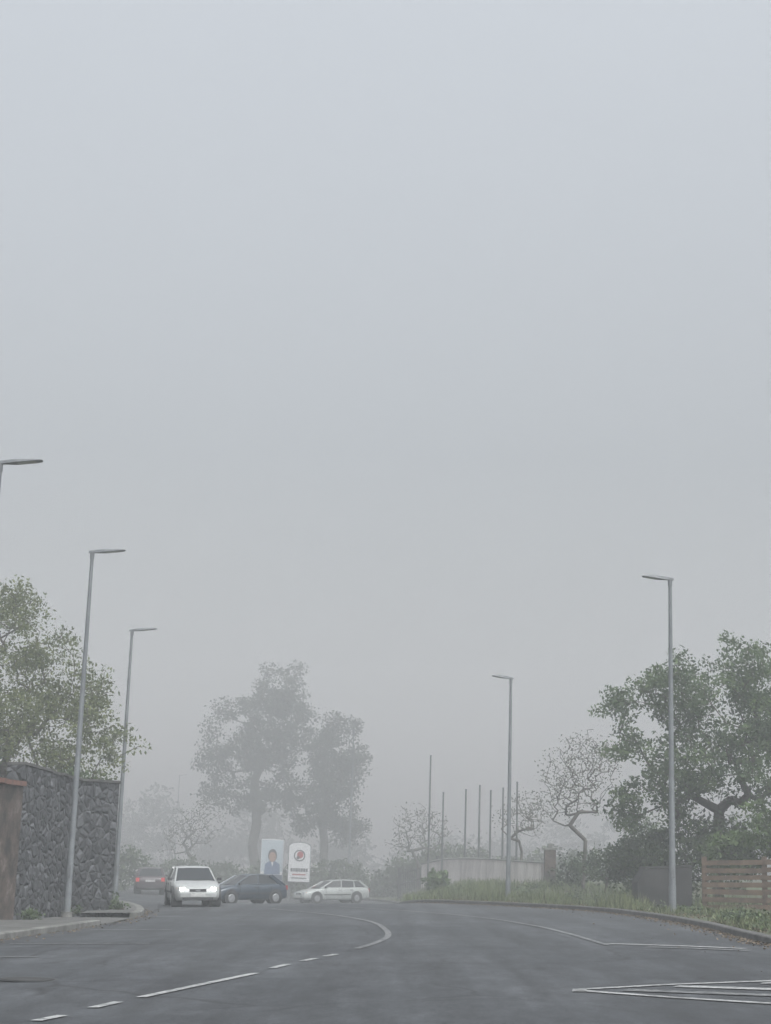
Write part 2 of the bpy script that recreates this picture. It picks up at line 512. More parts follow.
def strip(mb, pts, wd, m, z=0.012):
    pts = resamp(pts, 1.0)
    n = len(pts); vs = []
    for i, p in enumerate(pts):
        a = Vector(pts[max(i - 1, 0)]); b_ = Vector(pts[min(i + 1, n - 1)])
        t = (b_ - a).normalized()
        for s_ in (-1, 1):
            vs.append(P(p[0] - t.y * wd / 2 * s_, p[1] + t.x * wd / 2 * s_, z))
    mb.add(vs, [(2 * i, 2 * i + 1, 2 * i + 3, 2 * i + 2) for i in range(n - 1)], m)
mb = MB()
pw = M["paint"]; ww = M["wornpaint"]
for seg in ([(-3.35,14.0),(-3.3,14.4)], [(-3.22,15.4),(-3.08,15.95)], [(-2.95,16.8),(-2.8,17.5)], [(-2.66,18.1),(-2.2,20.1),(-1.73,22.1)],
            [(-1.58,23.2),(-1.42,24.1)], [(-1.25,24.9),(-1.08,25.6)], [(-.95,26.2),(-.8,26.8)]):
    strip(mb, seg, 0.12, pw)
strip(mb, crom([(-.5,28.6),(-.2,30.6),(.04,33.4),(0,37),(-.38,42.3),(-1.6,48.3),(-3.83,55)], 5), 0.13, ww)
strip(mb, crom([(-5.6,60),(-8.6,66.5),(-11.5,73)], 5), 0.13, ww)
strip(mb, crom([(4.0,29.8),(3.85,35),(3.5,40),(2.6,46),(0.8,52),(-1.6,58)], 5), 0.12, ww)
strip(mb, [(4.05,30.4),(5.2,29.6),(6.2,28.6)], 0.22, pw)
strip(mb, [(4.6,29.1),(5.4,28.6),(6.1,27.9)], 0.25, ww)
strip(mb, [(2.18,19.2),(3.4,20.0),(4.9,20.7),(6.4,21.2)], 0.14, pw)
strip(mb, [(2.18,19.1),(3.1,18.1),(4.2,17.1),(5.4,16.2)], 0.15, pw)
strip(mb, [(2.25,19.3),(2.2,18.9)], 0.16, pw)
strip(mb, [(2.75,19.15),(5.4,17.8)], 0.3, ww)
strip(mb, [(3.45,19.75),(6.2,18.4)], 0.3, pw)
strip(mb, [(4.6,20.3),(6.6,19.4)], 0.3, pw)
for (x0, x1, y) in ((-7.0,-5.45,25.9), (-6.9,-4.35,30.4), (-6.6,-4.8,37.0), (-6.7,-5.7,46.4), (-7.3,-6.4,53)):
    strip(mb, [(x0, y), (x1, y + 0.1)], 0.18, ww)
mb.build("road_markings")
mb = MB()
c = P(-4.5, 20.9, 0.011)
ring = [c + Vector((math.cos(t) * .42, math.sin(t) * .42, 0)) for t in [i * math.pi / 12 for i in range(24)]]
ring2 = [c + Vector((math.cos(t) * .34, math.sin(t) * .34, 0.004)) for t in [i * math.pi / 12 for i in range(24)]]
mb.add(ring, [tuple(range(24))], M["trim"]); mb.add(ring2, [tuple(range(24))], M["darkrender"])
mb.build("manhole_cover")

# ------------------------------------------------------------------ street lamps
def lamp(X, Y, H, dirv, hl=0.95):
    mb = MB()
    b0 = P(X, Y, -0.05)
    d = Vector((dirv[0], dirv[1], 0)).normalized()
    top = b0 + Vector((0, 0, H))
    mb.tube([b0, b0 + Vector((0, 0, .9)), b0 + Vector((0, 0, .95)), b0 + Vector((0, 0, H * .6)), top], [.10, .10, .088, .068, .048], M["steel"], 10)
    mb.tube([b0 + Vector((0, 0, .0)), b0 + Vector((0, 0, .22))], [.17, .15], M["concrete"], 12)
    mb.box(b0 + Vector((0, 0, 1.3)) + Vector((0, -0.085, 0)), (.09, .02, .35), M["lamphead"])
    mb.tube([top - Vector((0, 0, .12)), top + Vector((0, 0, .10))], [.062, .062], M["lamphead"], 10)
    up = Vector((0, 0, 1)); sd = d.cross(up)
    st = [(-.10, .05, .035, .03), (.12, .06, .045, .045), (.22, .10, .05, .05), (.35, .15, .045, .05), (hl * .8, .15, .03, .03), (hl * .96, .12, .02, .02), (hl, .07, .01, .01)]
    vs = []
    for (t, hw, zt, zb) in st:
        c = top + d * t + up * (0.08 + t * 0.09)
        vs += [c - sd * hw - up * zb * .6, c - sd * hw * .8 + up * zt * .7, c - sd * hw * .3 + up * zt * 1.3, c + sd * hw * .3 + up * zt * 1.3, c + sd * hw * .8 + up * zt * .7, c + sd * hw - up * zb * .6]
    fs = []
    for i in range(len(st) - 1):
        for k in range(6):
            fs.append((i * 6 + k, i * 6 + (k + 1) % 6, (i + 1) * 6 + (k + 1) % 6, (i + 1) * 6 + k))
    fs += [(5, 4, 3, 2, 1, 0), tuple(range(len(vs) - 6, len(vs)))]
    mb.add(vs, fs, M["lamphead"])
    c0 = top + d * .4 + up * (0.08 + .4 * .09 - .036); c1 = top + d * hl * .85 + up * (0.08 + hl * .85 * .09 - .026)
    mb.add([c0 - sd * .12, c0 + sd * .12, c1 + sd * .11, c1 - sd * .11], [(0, 1, 2, 3)], M["lens"])
    return mb.build("street_lamp")
lamp(-9.0, 35.0, 10.25, (1, 0), .95)
lamp(-8.8, 45.5, 10.25, (1, 0), .95)
lamp(-9.98, 60.6, 10.15, (1, -.1), .95)
lamp(-15.9, 83, 9.9, (1, -.3), .9)
lamp(-20.4, 158, 10.0, (1, -.3))
lamp(-2.4, 106, 10.7, (-1, -.2), .8)
lamp(4.62, 62.2, 8.5, (-1, -.2), 0.75)
lamp(7.92, 45.5, 9.45, (-1, .0), 0.8)

for (X, Y, H) in ((2.3, 90, 7.6), (3.05, 90, 5.3), (4.25, 89, 5.2), (4.95, 88, 5.3), (5.55, 88, 5.0), (6.15, 87, 5.1), (6.9, 87, 5.4)):
    mb = MB(); b0 = P(X, Y, -.05)
    mb.tube([b0, b0 + Vector((0, 0, .4))], [.08, .08], M["polegrey"], 8)
    mb.tube([b0 + Vector((0, 0, .4)), b0 + Vector((0, 0, H))], [.06, .045], M["polegrey"], 8)
    mb.tube([b0 + Vector((0, 0, H)), b0 + Vector((0, 0, H + .05))], [.06, .05], M["polegrey"], 8)
    mb.build("flagpole")

# ------------------------------------------------------------------ walls
def wall(name, pts, th, m, capm=None, side=1, cap=0.08, over=0.05, base=-0.2, jitter=0.0):
    mb = MB(); rng = random.Random(3)
    P2 = [(p[0], p[1]) for p in pts]
    of = offs(P2, th * side)
    for i in range(len(pts) - 1):
        a, b_ = pts[i], pts[i + 1]; oa, ob = of[i], of[i + 1]
        n = max(1, int(math.dist(a[:2], b_[:2]) / 0.5))
        for k in range(n):
            t0, t1 = k / n, (k + 1) / n
            L_ = lambda p, q, t: (p[0] + (q[0] - p[0]) * t, p[1] + (q[1] - p[1]) * t)
            c = [L_(a, b_, t0), L_(a, b_, t1), L_(oa, ob, t1), L_(oa, ob, t0)]
            h = [a[2] + (b_[2] - a[2]) * t for t in (t0, t1, t1, t0)]
            bs = [P(q[0], q[1], base) for q in c]; tp = [P(q[0], q[1], hh) for q, hh in zip(c, h)]
            mb.add(bs + tp, [(0, 1, 5, 4), (2, 3, 7, 6), (4, 5, 6, 7)] + ([(3, 0, 4, 7)] if k == 0 else []) + ([(1, 2, 6, 5)] if k == n - 1 else []), m)
            if capm:
                dx = offs([a[:2], b_[:2]], over)[0]; ox, oy = (dx[0] - a[0]) * -side, (dx[1] - a[1]) * -side
                cc = [(c[0][0] + ox, c[0][1] + oy), (c[1][0] + ox, c[1][1] + oy), (c[2][0] - ox, c[2][1] - oy), (c[3][0] - ox, c[3][1] - oy)]
                j = rng.uniform(0, jitter)
                mb.prism([P(q[0], q[1], hh + .003 + j) for q, hh in zip(cc, h)], [P(q[0], q[1], hh + cap + j) for q, hh in zip(cc, h)], capm)
    return mb.build(name)
wall("stone_wall", [(-9.45, 41.8, 3.95), (-8.98, 47.3, 3.8), (-8.25, 49.6, 3.85), (-12.5, 56, 3.85), (-20, 66, 3.8)], 0.45, M["lava"], M["darkkerb"], 1, 0.07, 0.03, jitter=0.04)
wall("plaster_wall", [(-10.7, 26, 3.35), (-9.3, 41.2, 3.35)], 0.4, M["plaster"], M["terracotta"], 1, 0.12, 0.08, jitter=0.03)
wall("white_wall", [(2.0, 93, 1.75), (5.0, 86, 1.32), (7.6, 80.5, 1.1)], 0.25, M["whitewall"], M["concrete"], 1, 0.06, 0.04)
wall("dark_wall", [(7.8, 51.0, .85), (8.05, 51.1, 1.3), (9.6, 51.6, 1.36)], 0.35, M["darkrender"], M["darkrender"], 1, 0.05, 0.01, jitter=0.03)
mb = MB()
for z0, z1, hs, mm in ((-.2, 1.75, .27, "plaster"), (1.753, 1.85, .33, "concrete"), (1.853, 2.05, .12, "concrete")):
    c = (8.0, 80.2)
    q = [(c[0] - hs, c[1] - hs), (c[0] + hs, c[1] - hs), (c[0] + hs, c[1] + hs), (c[0] - hs, c[1] + hs)]
    mb.prism([P(a, b_, 0) + Vector((0, 0, z0)) for a, b_ in q], [P(a, b_, 0) + Vector((0, 0, z1)) for a, b_ in q], M[mm])
mb.build("gate_pillar")
mb = MB()
for i in range(16):
    X = 0.9 + i * 0.13
    b0 = P(X, 97 - i * .15, 0.05); mb.tube([b0, b0 + Vector((0, 0, 1.6))], [.02, .02], M["trim"], 5)
for z in (.2, .9, 1.5):
    mb.tube([P(.85, 97.05, z), P(2.9, 94.7, z)], [.03, .03], M["trim"], 5)
mb.tube([P(.8, 97.1, -.1), P(.8, 97.1, 1.9)], [.1, .1], M["trim"], 8)
mb.tube([P(2.95, 94.6, -.1), P(2.95, 94.6, 1.9)], [.1, .1], M["trim"], 8)
mb.build("metal_gate")

# wooden fence
mb = MB(); rng = random.Random(8)
fa, fb = Vector((9.8, 50.6)), Vector((20.0, 46.5))
fd = (fb - fa); fl = fd.length; fd.normalize(); ang = math.atan2(fd.y, fd.x)
npst = 6
for i in range(npst + 1):
    p = fa + fd * (fl * i / npst)
    b0 = P(p.x, p.y, 0.80)
    mb.box(b0, (.14, .14, 1.76), M["wood"], Matrix.Rotation(ang, 3, 'Z'))
for i in range(npst):
    p0 = fa + fd * (fl * i / npst); p1 = fa + fd * (fl * (i + 1) / npst)
    for z in (.10, .32, .54, .76, .98, 1.20, 1.42):
        j0, j1 = rng.uniform(-.02, .02), rng.uniform(-.02, .02)
        n2 = Vector((fd.y, -fd.x)) * 0.09
        a = P(p0.x + n2.x, p0.y + n2.y, z + j0); b_ = P(p1.x + n2.x, p1.y + n2.y, z + j1)
        t = Vector((n2.x, n2.y, 0)).normalized() * .035; u = Vector((0, 0, .15 + rng.uniform(-.015, .015)))
        e = (b_ - a).normalized() * 0.04
        mb.prism([a - e - t, b_ + e - t, b_ + e + t, a - e + t], [a - e - t + u, b_ + e - t + u, b_ + e + t + u, a - e + t + u], M["wood"])
mb.build("wooden_fence")

# ------------------------------------------------------------------ billboards
def flat(name, c1): return simple(name, c1, tuple(x * .92 for x in c1), 3, 0.6)
B = {k: flat("poster_" + k, v) for k, v in dict(white=(.8, .81, .81), blue=(.10, .16, .28), skin=(.40, .25, .18), navy=(.05, .08, .14), pale=(.5, .58, .62), red=(.4, .05, .05), dark=(.04, .04, .05)).items()}
def billboard(X, Y, w_, h_, z0, kind, yaw=0.0):
    mb = MB()
    mx = Matrix.Rotation(yaw, 3, 'Z'); o = P(X, Y, 0)
    def T(x, y, z): return o + mx @ Vector((x, y, z))
    def pbox(x, y, z, sx, sy, sz, m): mb.box(T(x, y, z), (sx, sy, sz), m, mx)
    def poly(pts, y, m): mb.add([T(a, y, z) for a, z in pts], [tuple(range(len(pts)))], m)
    def disc(cx, cz, rx, rz, y, m, n=20): poly([(cx + rx * math.cos(2 * math.pi * i / n), cz + rz * math.sin(2 * math.pi * i / n)) for i in range(n)], y, m)
    zc = z0 + h_ / 2
    for s_ in (-1, 1):
        pbox(s_ * (w_ / 2 - .1), .1, z0 / 2 + .15, .09, .09, z0 + .5, M["steel"])
    if kind == 'person':
        pbox(0, 0, zc, w_, .08, h_, M["steel"])
        pbox(0, -.05, zc, w_ - .08, .02, h_ - .08, B["white"])
        y = -.064
        poly([(-w_ / 2 + .06, z0 + .55), (w_ / 2 - .06, z0 + .55), (w_ / 2 - .06, z0 + h_ - .1), (-w_ / 2 + .06, z0 + h_ - .1)], y, B["pale"])
        poly([(-.45, z0 + .4), (.5, z0 + .4), (.46, z0 + 1.0), (.15, z0 + 1.2), (-.1, z0 + 1.2), (-.4, z0 + 1.0)], y - .004, B["blue"])
        poly([(-.05, z0 + 1.2), (.1, z0 + 1.2), (.03, z0 + .8)], y - .008, B["white"])
        disc(.03, z0 + 1.50, .27, .38, y - .012, B["dark"]); disc(.03, z0 + 1.42, .21, .29, y - .016, B["skin"])
        poly([(-w_ / 2 + .06, z0 + .06), (w_ / 2 - .06, z0 + .06), (w_ / 2 - .06, z0 + .38), (-w_ / 2 + .06, z0 + .38)], y - .012, B["navy"])
        for i, ww_ in enumerate((.8, .5)):
            poly([(-ww_ / 2, z0 + .13 + i * .12), (ww_ / 2, z0 + .13 + i * .12), (ww_ / 2, z0 + .19 + i * .12), (-ww_ / 2, z0 + .19 + i * .12)], y - .018, B["white"])
    else:
        n = 12
        arch = [(-w_ / 2, z0), (w_ / 2, z0)] + [(w_ / 2 * math.cos(math.pi * i / n), z0 + h_ - .25 + .25 * math.sin(math.pi * i / n)) for i in range(n + 1)]
        mb.prism([T(a, .04, z) for a, z in arch], [T(a, -.04, z) for a, z in arch], M["steel"])
        inn = [(a * .94, z0 + h_ / 2 + (z - z0 - h_ / 2) * .96) for a, z in arch]
        poly(inn, -.045, B["white"])
        disc(.0, z0 + h_ * .66, .34, .34, -.05, B["dark"]); disc(.0, z0 + h_ * .66, .27, .27, -.054, B["white"])
        disc(.04, z0 + h_ * .68, .19, .2, -.058, B["red"]); disc(-.08, z0 + h_ * .61, .1, .1, -.062, B["dark"])
        x = -.5
        for wd in (.12, .1, .14, .1, .12, .12, .1):
            poly([(x, z0 + .62), (x + wd, z0 + .62), (x + wd, z0 + .82), (x, z0 + .82)], -.05, B["dark"]); x += wd + .035
        poly([(-.4, z0 + .42), (.4, z0 + .42), (.4, z0 + .49), (-.4, z0 + .49)], -.05, B["red"])
        poly([(-.45, z0 + .22), (.45, z0 + .22), (.45, z0 + .28), (-.45, z0 + .28)], -.05, B["dark"])
    return mb.build("billboard")
billboard(-6.85, 98, 1.4, 2.5, 1.05, 'person', .05)
billboard(-5.15, 97, 1.35, 2.35, 1.05, 'logo', -.05)

# ------------------------------------------------------------------ cars
def car(name, X, Y, heading, paint, kind='hatch', lit=False, sc=1.0, tail=False):
    mb = MB()
    if kind == 'hatch':
        Ls = [(-1.93,.36,.60,.68),(-1.92,.28,.78,.745),(-1.82,.25,.90,.78),(-1.2,.2,.925,.82),(-.4,.2,.915,.83),(.4,.2,.90,.83),(.90,.2,.885,.82),(1.35,.21,.80,.80),(1.70,.22,.71,.76),(1.87,.24,.62,.70),(1.94,.30,.50,.62)]
        gx = (1.0, .12, -1.15, -1.80); wx = (1.22, -1.22); rz = 1.38
    else:
        Ls = [(-2.2,.36,.60,.68),(-2.18,.28,.80,.76),(-2.08,.25,.88,.79),(-1.3,.2,.90,.83),(-.4,.2,.89,.84),(.5,.2,.875,.84),(1.0,.2,.86,.83),(1.55,.21,.77,.81),(1.95,.22,.68,.76),(2.12,.24,.60,.70),(2.18,.30,.48,.62)]
        gx = (1.1, .22, -1.60, -2.12); wx = (1.36, -1.30); rz = 1.36
    ring = lambda zb, zt, hw: [(0, zb), (hw * .9, zb), (hw * .985, zb + .1), (hw, zb + (zt - zb) * .55), (hw * .985, zt - .08), (hw * .93, zt - .015), (hw * .6, zt + .012), (0, zt + .02)]
    vs = []; k = None
    for (x, zb, zt, hw) in Ls:
        r = ring(zb, zt, hw); full = [(y, z) for y, z in r] + [(-y, z) for y, z in reversed(r[1:-1])]
        k = len(full); vs += [(x, y, z) for y, z in full]
    fs = []
    for i in range(len(Ls) - 1):
        for j in range(k):
            fs.append((i * k + j, i * k + (j + 1) % k, (i + 1) * k + (j + 1) % k, (i + 1) * k + j))
    fs += [tuple(reversed(range(k))), tuple(range(len(vs) - k, len(vs)))]
    mb.add(vs, fs, paint, True)
    # greenhouse: belt line, waist and curved roof line
    xf, rf, rr, xr = gx; zb_ = .85; hb = .775; hr = .59; zr = rz - .055
    base = [(xf, hb * .90, zb_), (xf + .10, 0, zb_), (xf, -hb * .90, zb_), (-.2, -hb, zb_ + .03), (xr, -hb * .90, zb_), (xr - .05, 0, zb_), (xr, hb * .90, zb_), (-.2, hb, zb_ + .03)]
    top = [(rf, hr * .93, zr - .03), (rf + .08, 0, zr - .015), (rf, -hr * .93, zr - .03), (-.45, -hr, zr + .01), (rr, -hr * .92, zr - .04), (rr - .05, 0, zr - .02), (rr, hr * .92, zr - .04), (-.45, hr, zr + .01)]
    mb.prism(base, top, M["glass"])
    t1 = [(x * 1.0, y * 1.04, z + .004) for x, y, z in top]
    t2 = [((x + .5) * .88 - .5, y * .85, z + .035) for x, y, z in top]
    t3 = [((x + .5) * .6 - .5, y * .5, rz) for x, y, z in top]
    mb.prism(t1, t2, paint)
    n8 = 8
    mb.add(t2 + t3, [(i, (i + 1) % n8, n8 + (i + 1) % n8, n8 + i) for i in range(n8)] + [tuple(range(n8, 16))], paint, True)
    def pil(a, b_, r=.04): mb.tube([a, b_], [r, r * .85], paint, 5, False)
    for s_ in (1, -1):
        pil((xf + .02, s_ * hb * .92, zb_ - .02), (rf, s_ * hr * .96, zr - .02), .035)
        pil((xr, s_ * hb * .92, zb_ - .02), (rr, s_ * hr * .95, zr - .02), .08)
        if kind == 'hatch': pil((xr + .22, s_ * hb * .95, zb_ - .02), (rr + .12, s_ * hr * .99, zr - .02), .07)
        pil((-.28, s_ * (hb + .0), zb_), (-.36, s_ * (hr + .0), zr), .035)
        if kind != 'hatch': pil((-1.2, s_ * hb * .95, zb_), (-1.2, s_ * hr * .97, zr), .04)
        pil((xf, s_ * hb * .92, zb_ + .03), (-.2, s_ * hb, zb_ + .05), .03)
        pil((xr, s_ * hb * .92, zb_ + .03), (-.2, s_ * hb, zb_ + .05), .03)
        for dx in (.75, -.28, -1.0):
            mb.box((dx, s_ * .832, .58), (.012, .012, .5), M["trim"])
        for dx in (-.15, -.92):
            mb.box((dx, s_ * .84, .76), (.16, .02, .03), M["trim"])
        mb.box((0, s_ * .84, .50), (1.75, .022, .06), M["trim"])
        mb.box((.78, s_ * .86, .93), (.10, .14, .10), M["trim"])
        for w0 in wx:
            mb.tube([(w0, s_ * .5, .33), (w0, s_ * .838, .33)], [.37, .37], M["trim"], 22, False)
            mb.tube([(w0, s_ * .62, .29), (w0, s_ * .83, .29), (w0, s_ * .85, .29)], [.295, .295, .27], M["tyre"], 22, False)
            mb.tube([(w0, s_ * .85, .29), (w0, s_ * .862, .29)], [.185, .16], M["hub"], 14, False)
    fx, rx_ = Ls[-1][0], Ls[0][0]
    mb.box((fx - .05, 0, .56), (.12, .58, .09), M["trim"])
    mb.box((fx - .04, 0, .56), (.12, .16, .05), M["hub"])
    mb.box((fx - .01, 0, .40), (.10, 1.20, .13), paint)
    mb.box((fx - .01, 0, .275), (.08, 1.05, .09), M["trim"])
    mb.box((fx + .046, 0, .40), (.012, .5, .11), M["plate"])
    for s_ in (1, -1):
        R = Matrix.Rotation(-s_ * .32, 3, 'Z')
        mb.box((fx - .11, s_ * .49, .585), (.11, .32, .13), M["clearlamp"], R)
        if lit: mb.box((fx - .05, s_ * .53, .60), (.05, .18, .11), M["lit"], R)
        mb.box((fx - .19, s_ * .66, .585), (.10, .09, .11), M["orange"], Matrix.Rotation(-s_ * .7, 3, 'Z'))
        mb.box((rx_ + .06, s_ * .66, .74), (.16, .18, .20), M["litred"] if tail else M["red"])
    mb.box((rx_ + .0, 0, .40), (.12, 1.30, .15), paint)
    mb.box((rx_ - .062, 0, .42), (.01, 1.15, .05), M["trim"])
    mb.box((rx_ - .0, 0, .68), (.05, .5, .11), M["plate"])
    mb.box((xf - .02, .2, .89), (.03, .55, .02), M["trim"], Matrix.Rotation(.15, 3, 'Z'))
    T = Matrix.Translation(P(X, Y, 0.0)) @ Matrix.Rotation(-ROLL, 4, 'Y') @ Matrix.Rotation(heading, 4, 'Z') @ Matrix.Scale(sc, 4)
    o = mb.build(name, T)
    return o
def hd(deg):
    return math.radians(-90 + deg)
car("white_car", -6.97, 59.3, hd(12.5), M["paint_white"], 'hatch', True, 1.02)
car("dark_blue_hatchback_car", -6.4, 74.5, hd(-52), M["paint_navy"], 'hatch', False, .97)
car("silver_estate_car", -3.0, 91, hd(-60), M["paint_silver"], 'wagon', False, .93)
car("dark_car", -12.6, 88, math.radians(98), M["paint_maroon"], 'hatch', False, 1.0, True)

# ------------------------------------------------------------------ trees
tree("tree", 11.8, 58.5, 3.4, [
    (11.2, 58, 7.4, 2.3, 2.4, 1.5), (9.3, 58, 5.9, 1.7, 2.2, 1.3), (13.2, 58, 8.1, 1.7, 2, 1.4), (12.6, 57, 5.4, 2.8, 2.4, 1.8),
    (10.3, 57.5, 4.2, 1.9, 1.8, 1.3), (8.2, 58.5, 7.2, .8, .9, .4), (15.5, 58, 6.5, 2.5, 2.5, 2.4), (12.9, 58, 9.5, .7, .8, .5), (9.7, 58, 7.8, .6, .7, .5), (9.0, 58, 3.6, 1.2, 1.3, .9)],
    540, 62, 0.078, 0.31, 0.20, M["leaf_right"], M["bark"], 11, gap=.44, gs=.7)
tree("tree", -13.6, 58, 4.5, [
    (-13.4, 58, 9.0, 1.9, 2.4, 1.7), (-11.2, 58, 7.4, 1.5, 2, 1.3), (-14.3, 59, 11.0, 1.0, 1.4, .9), (-12.6, 57, 6.2, 2.4, 2.2, 1.4),
    (-10.2, 57.5, 5.6, 1.4, 1.5, 1.0), (-15.5, 58, 7.0, 2.6, 2.5, 2.8), (-11.4, 57, 4.8, 1.7, 1.5, 1.0)],
    600, 44, 0.070, 0.32, 0.18, M["leaf_left"], M["bark"], 6, gap=.42, gs=.8)
tree("ivy_bush", -9.6, 52.5, 1.5, [(-9.75, 52.5, 2.3, .7, .8, 1.0), (-9.4, 52.5, 1.1, .5, .7, .9), (-10.6, 54, 3.9, 1.2, 1, .7)],
     60, 80, 0.08, 0.26, 0.05, M["leaf_hedge"], M["bark"], 9)
tree("eucalyptus_tree", -9.5, 115, 8.0, [
    (-7.9, 115, 14.4, 1.9, 2.3, 1.6), (-9.4, 115, 12.4, 2.8, 2.6, 1.7), (-11.7, 115, 11.4, 1.9, 2.2, 1.4), (-12.3, 115, 9.0, 1.5, 2, 1.7),
    (-8.9, 115, 9.6, 2.7, 2.4, 2.0), (-10.8, 115, 7.0, 2.4, 2.2, 1.7), (-7.6, 115, 6.4, 1.9, 2, 1.7), (-6.6, 115, 11.8, 1.2, 1.5, 1.6)],
    520, 44, 0.11, 0.42, 0.36, M["leaf_euc"], M["barkpale"], 23, gap=.44, gs=.5, step=1.4, twig=.03)
tree("eucalyptus_tree", -4.4, 114, 6.0, [
    (-3.7, 114, 11.3, 1.4, 1.8, 1.2), (-4.9, 114, 9.7, 1.9, 2.0, 1.5), (-2.7, 114, 9.0, 1.2, 1.6, 1.6), (-4.0, 114, 7.0, 2.1, 2, 1.7), (-5.5, 114, 5.4, 1.8, 2, 1.5), (-3.0, 114, 4.6, 1.5, 2, 1.4)],
    360, 44, 0.11, 0.40, 0.30, M["leaf_euc"], M["barkpale"], 22, gap=.45, gs=.5, step=1.4, twig=.03)
tree("bare_tree", 8.7, 72, 2.4, [(8.5, 72, 5.2, 1.6, 1.5, 1.8), (7.7, 72, 4.4, 1.2, 1.2, 1.4), (9.3, 72, 6.1, 1.0, 1.2, 1.2)], 420, 5, 0.05, .28, 0.09, M["leaf_bare"], M["barkpale"], 35, step=.5, twig=.013)
tree("bare_tree", 6.9, 84, 1.8, [(6.9, 84, 3.6, 1.2, 1.2, 1.3), (7.6, 84, 4.0, .8, 1, 1.0)], 150, 4, 0.06, .3, 0.07, M["leaf_bare"], M["bark"], 32, step=.5, twig=.012)
tree("bare_tree", 1.9, 98, 2.0, [(1.8, 98, 4.2, 1.8, 1.5, 1.5), (.7, 98, 3.3, 1.1, 1, .9), (2.9, 98, 4.0, 1.2, 1, 1.2)], 220, 3, 0.07, .3, 0.10, M["leaf_bare"], M["barkpale"], 33, step=.6, twig=.016)
tree("bare_tree", -12.8, 108, 2.0, [(-12.6, 108, 4.4, 1.8, 1.5, 1.6), (-13.9, 108, 3.4, 1.3, 1, 1.1)], 170, 4, 0.08, .35, 0.11, M["leaf_bare"], M["barkpale"], 34, step=.6, twig=.016)
tree("shrub", 10.2, 59, .8, [(10.2, 59, 1.7, 1.4, 1, 1.2), (11.8, 58, 2.2, 1.4, 1, 1.4), (9.0, 60, 1.6, 1.0, .8, 1.0)], 170, 60, .085, .3, .06, M["leaf_hedge"], M["bark"], 41)
tree("shrub", 13.0, 53.5, .8, [(11.4, 53.8, 1.9, 1.0, .8, .8), (12.6, 53.5, 2.5, 1.2, 1, 1.1), (14.0, 52.5, 3.0, 1.8, 1.1, 1.5), (15.8, 52, 2.8, 1.6, 1.1, 1.5)], 240, 75, .08, .28, .06, M["leaf_bright"], M["bark"], 42)
tree("shrub", 9.4, 70, .8, [(9.6, 70, 1.3, 1.3, 1, .9), (10.8, 69, 2.2, 1.3, 1, 1.4), (8.4, 74, 1.0, .9, 1, .7)], 110, 45, .09, .3, .06, M["leaf_hedge"], M["bark"], 43)
tree("spiky_shrub", 2.6, 82, .3, [(2.6, 82, .85, .45, .4, .5)], 26, 45, .13, .2, .04, M["leaf_bright"], M["bark"], 44)
tree("hedge", -6, 103, .8, [(x, 103 + (x % 3) * .3, 1.2 + .35 * math.sin(x * 1.7), 1.6, 1.0, 1.0) for x in range(-13, 4, 2)], 400, 55, .11, .38, .06, M["leaf_hedge"], M["bark"], 45, step=1.5)
tree("hedge", 5, 101, .8, [(x, 101 + (x % 3) * .3, 1.2 + .3 * math.sin(x * 2.1), 1.6, 1.0, .9) for x in range(2, 18, 2)], 340, 45, .12, .38, .06, M["leaf_hedge"], M["bark"], 46, step=1.5)
tree("hedge", -16, 92, .8, [(-15 - i * 1.8, 93 + i * .6, 1.5 + .4 * math.sin(i * 2.3), 1.5, 1.0, 1.2) for i in range(7)], 240, 50, .12, .38, .06, M["leaf_hedge"], M["bark"], 47, step=1.5)
dl = []
rr_ = random.Random(5)
for i in range(34):
    x = -70 + i * 4.4
    h = rr_.uniform(3.5, 7.5)
    dl.append((x, 150 + rr_.uniform(-8, 14), h * .55, rr_.uniform(2.6, 4), 3, h * .5))
tree("distant_trees", 0, 150, 2.0, dl, 900, 42, .28, .8, .25, M["leaf_euc"], M["bark"], 51, step=6, twig=.03, gap=.42, gs=.2)
# rank weeds scattered over the verge
wl = []
rw = random.Random(12)
for (x0, y0, x1, y1, n) in ((7.9, 40, 9.6, 49.5, 12), (6.2, 57, 9.5, 66, 10), (2.5, 67, 8, 82, 16), (7.9, 30, 8.8, 40, 5)):
    for i in range(n):
        h = rw.uniform(.12, .32)
        wl.append((rw.uniform(x0, x1), rw.uniform(y0, y1), h, rw.uniform(.15, .5), rw.uniform(.15, .5), h * .8))
rng = np.random.default_rng(5)
C = []
for (x, y, z, rx, ry, rz) in wl:
    k = int(120 * rx / .3)
    for i in range(k):
        d = rng.normal(size=3) * .5
        p = P(x + d[0] * rx, y + d[1] * ry, .1)
        C.append((p.x, p.y, p.z + abs(d[2]) * rz + .02))
C = np.array(C)
V_, F_ = leaf_quads(C, .05, rng, .2)
quadmesh("weeds", V_, F_, np.zeros(len(F_)), np.repeat(rng.uniform(0, 1, len(C)), 4), [M["leaf_hedge"]])

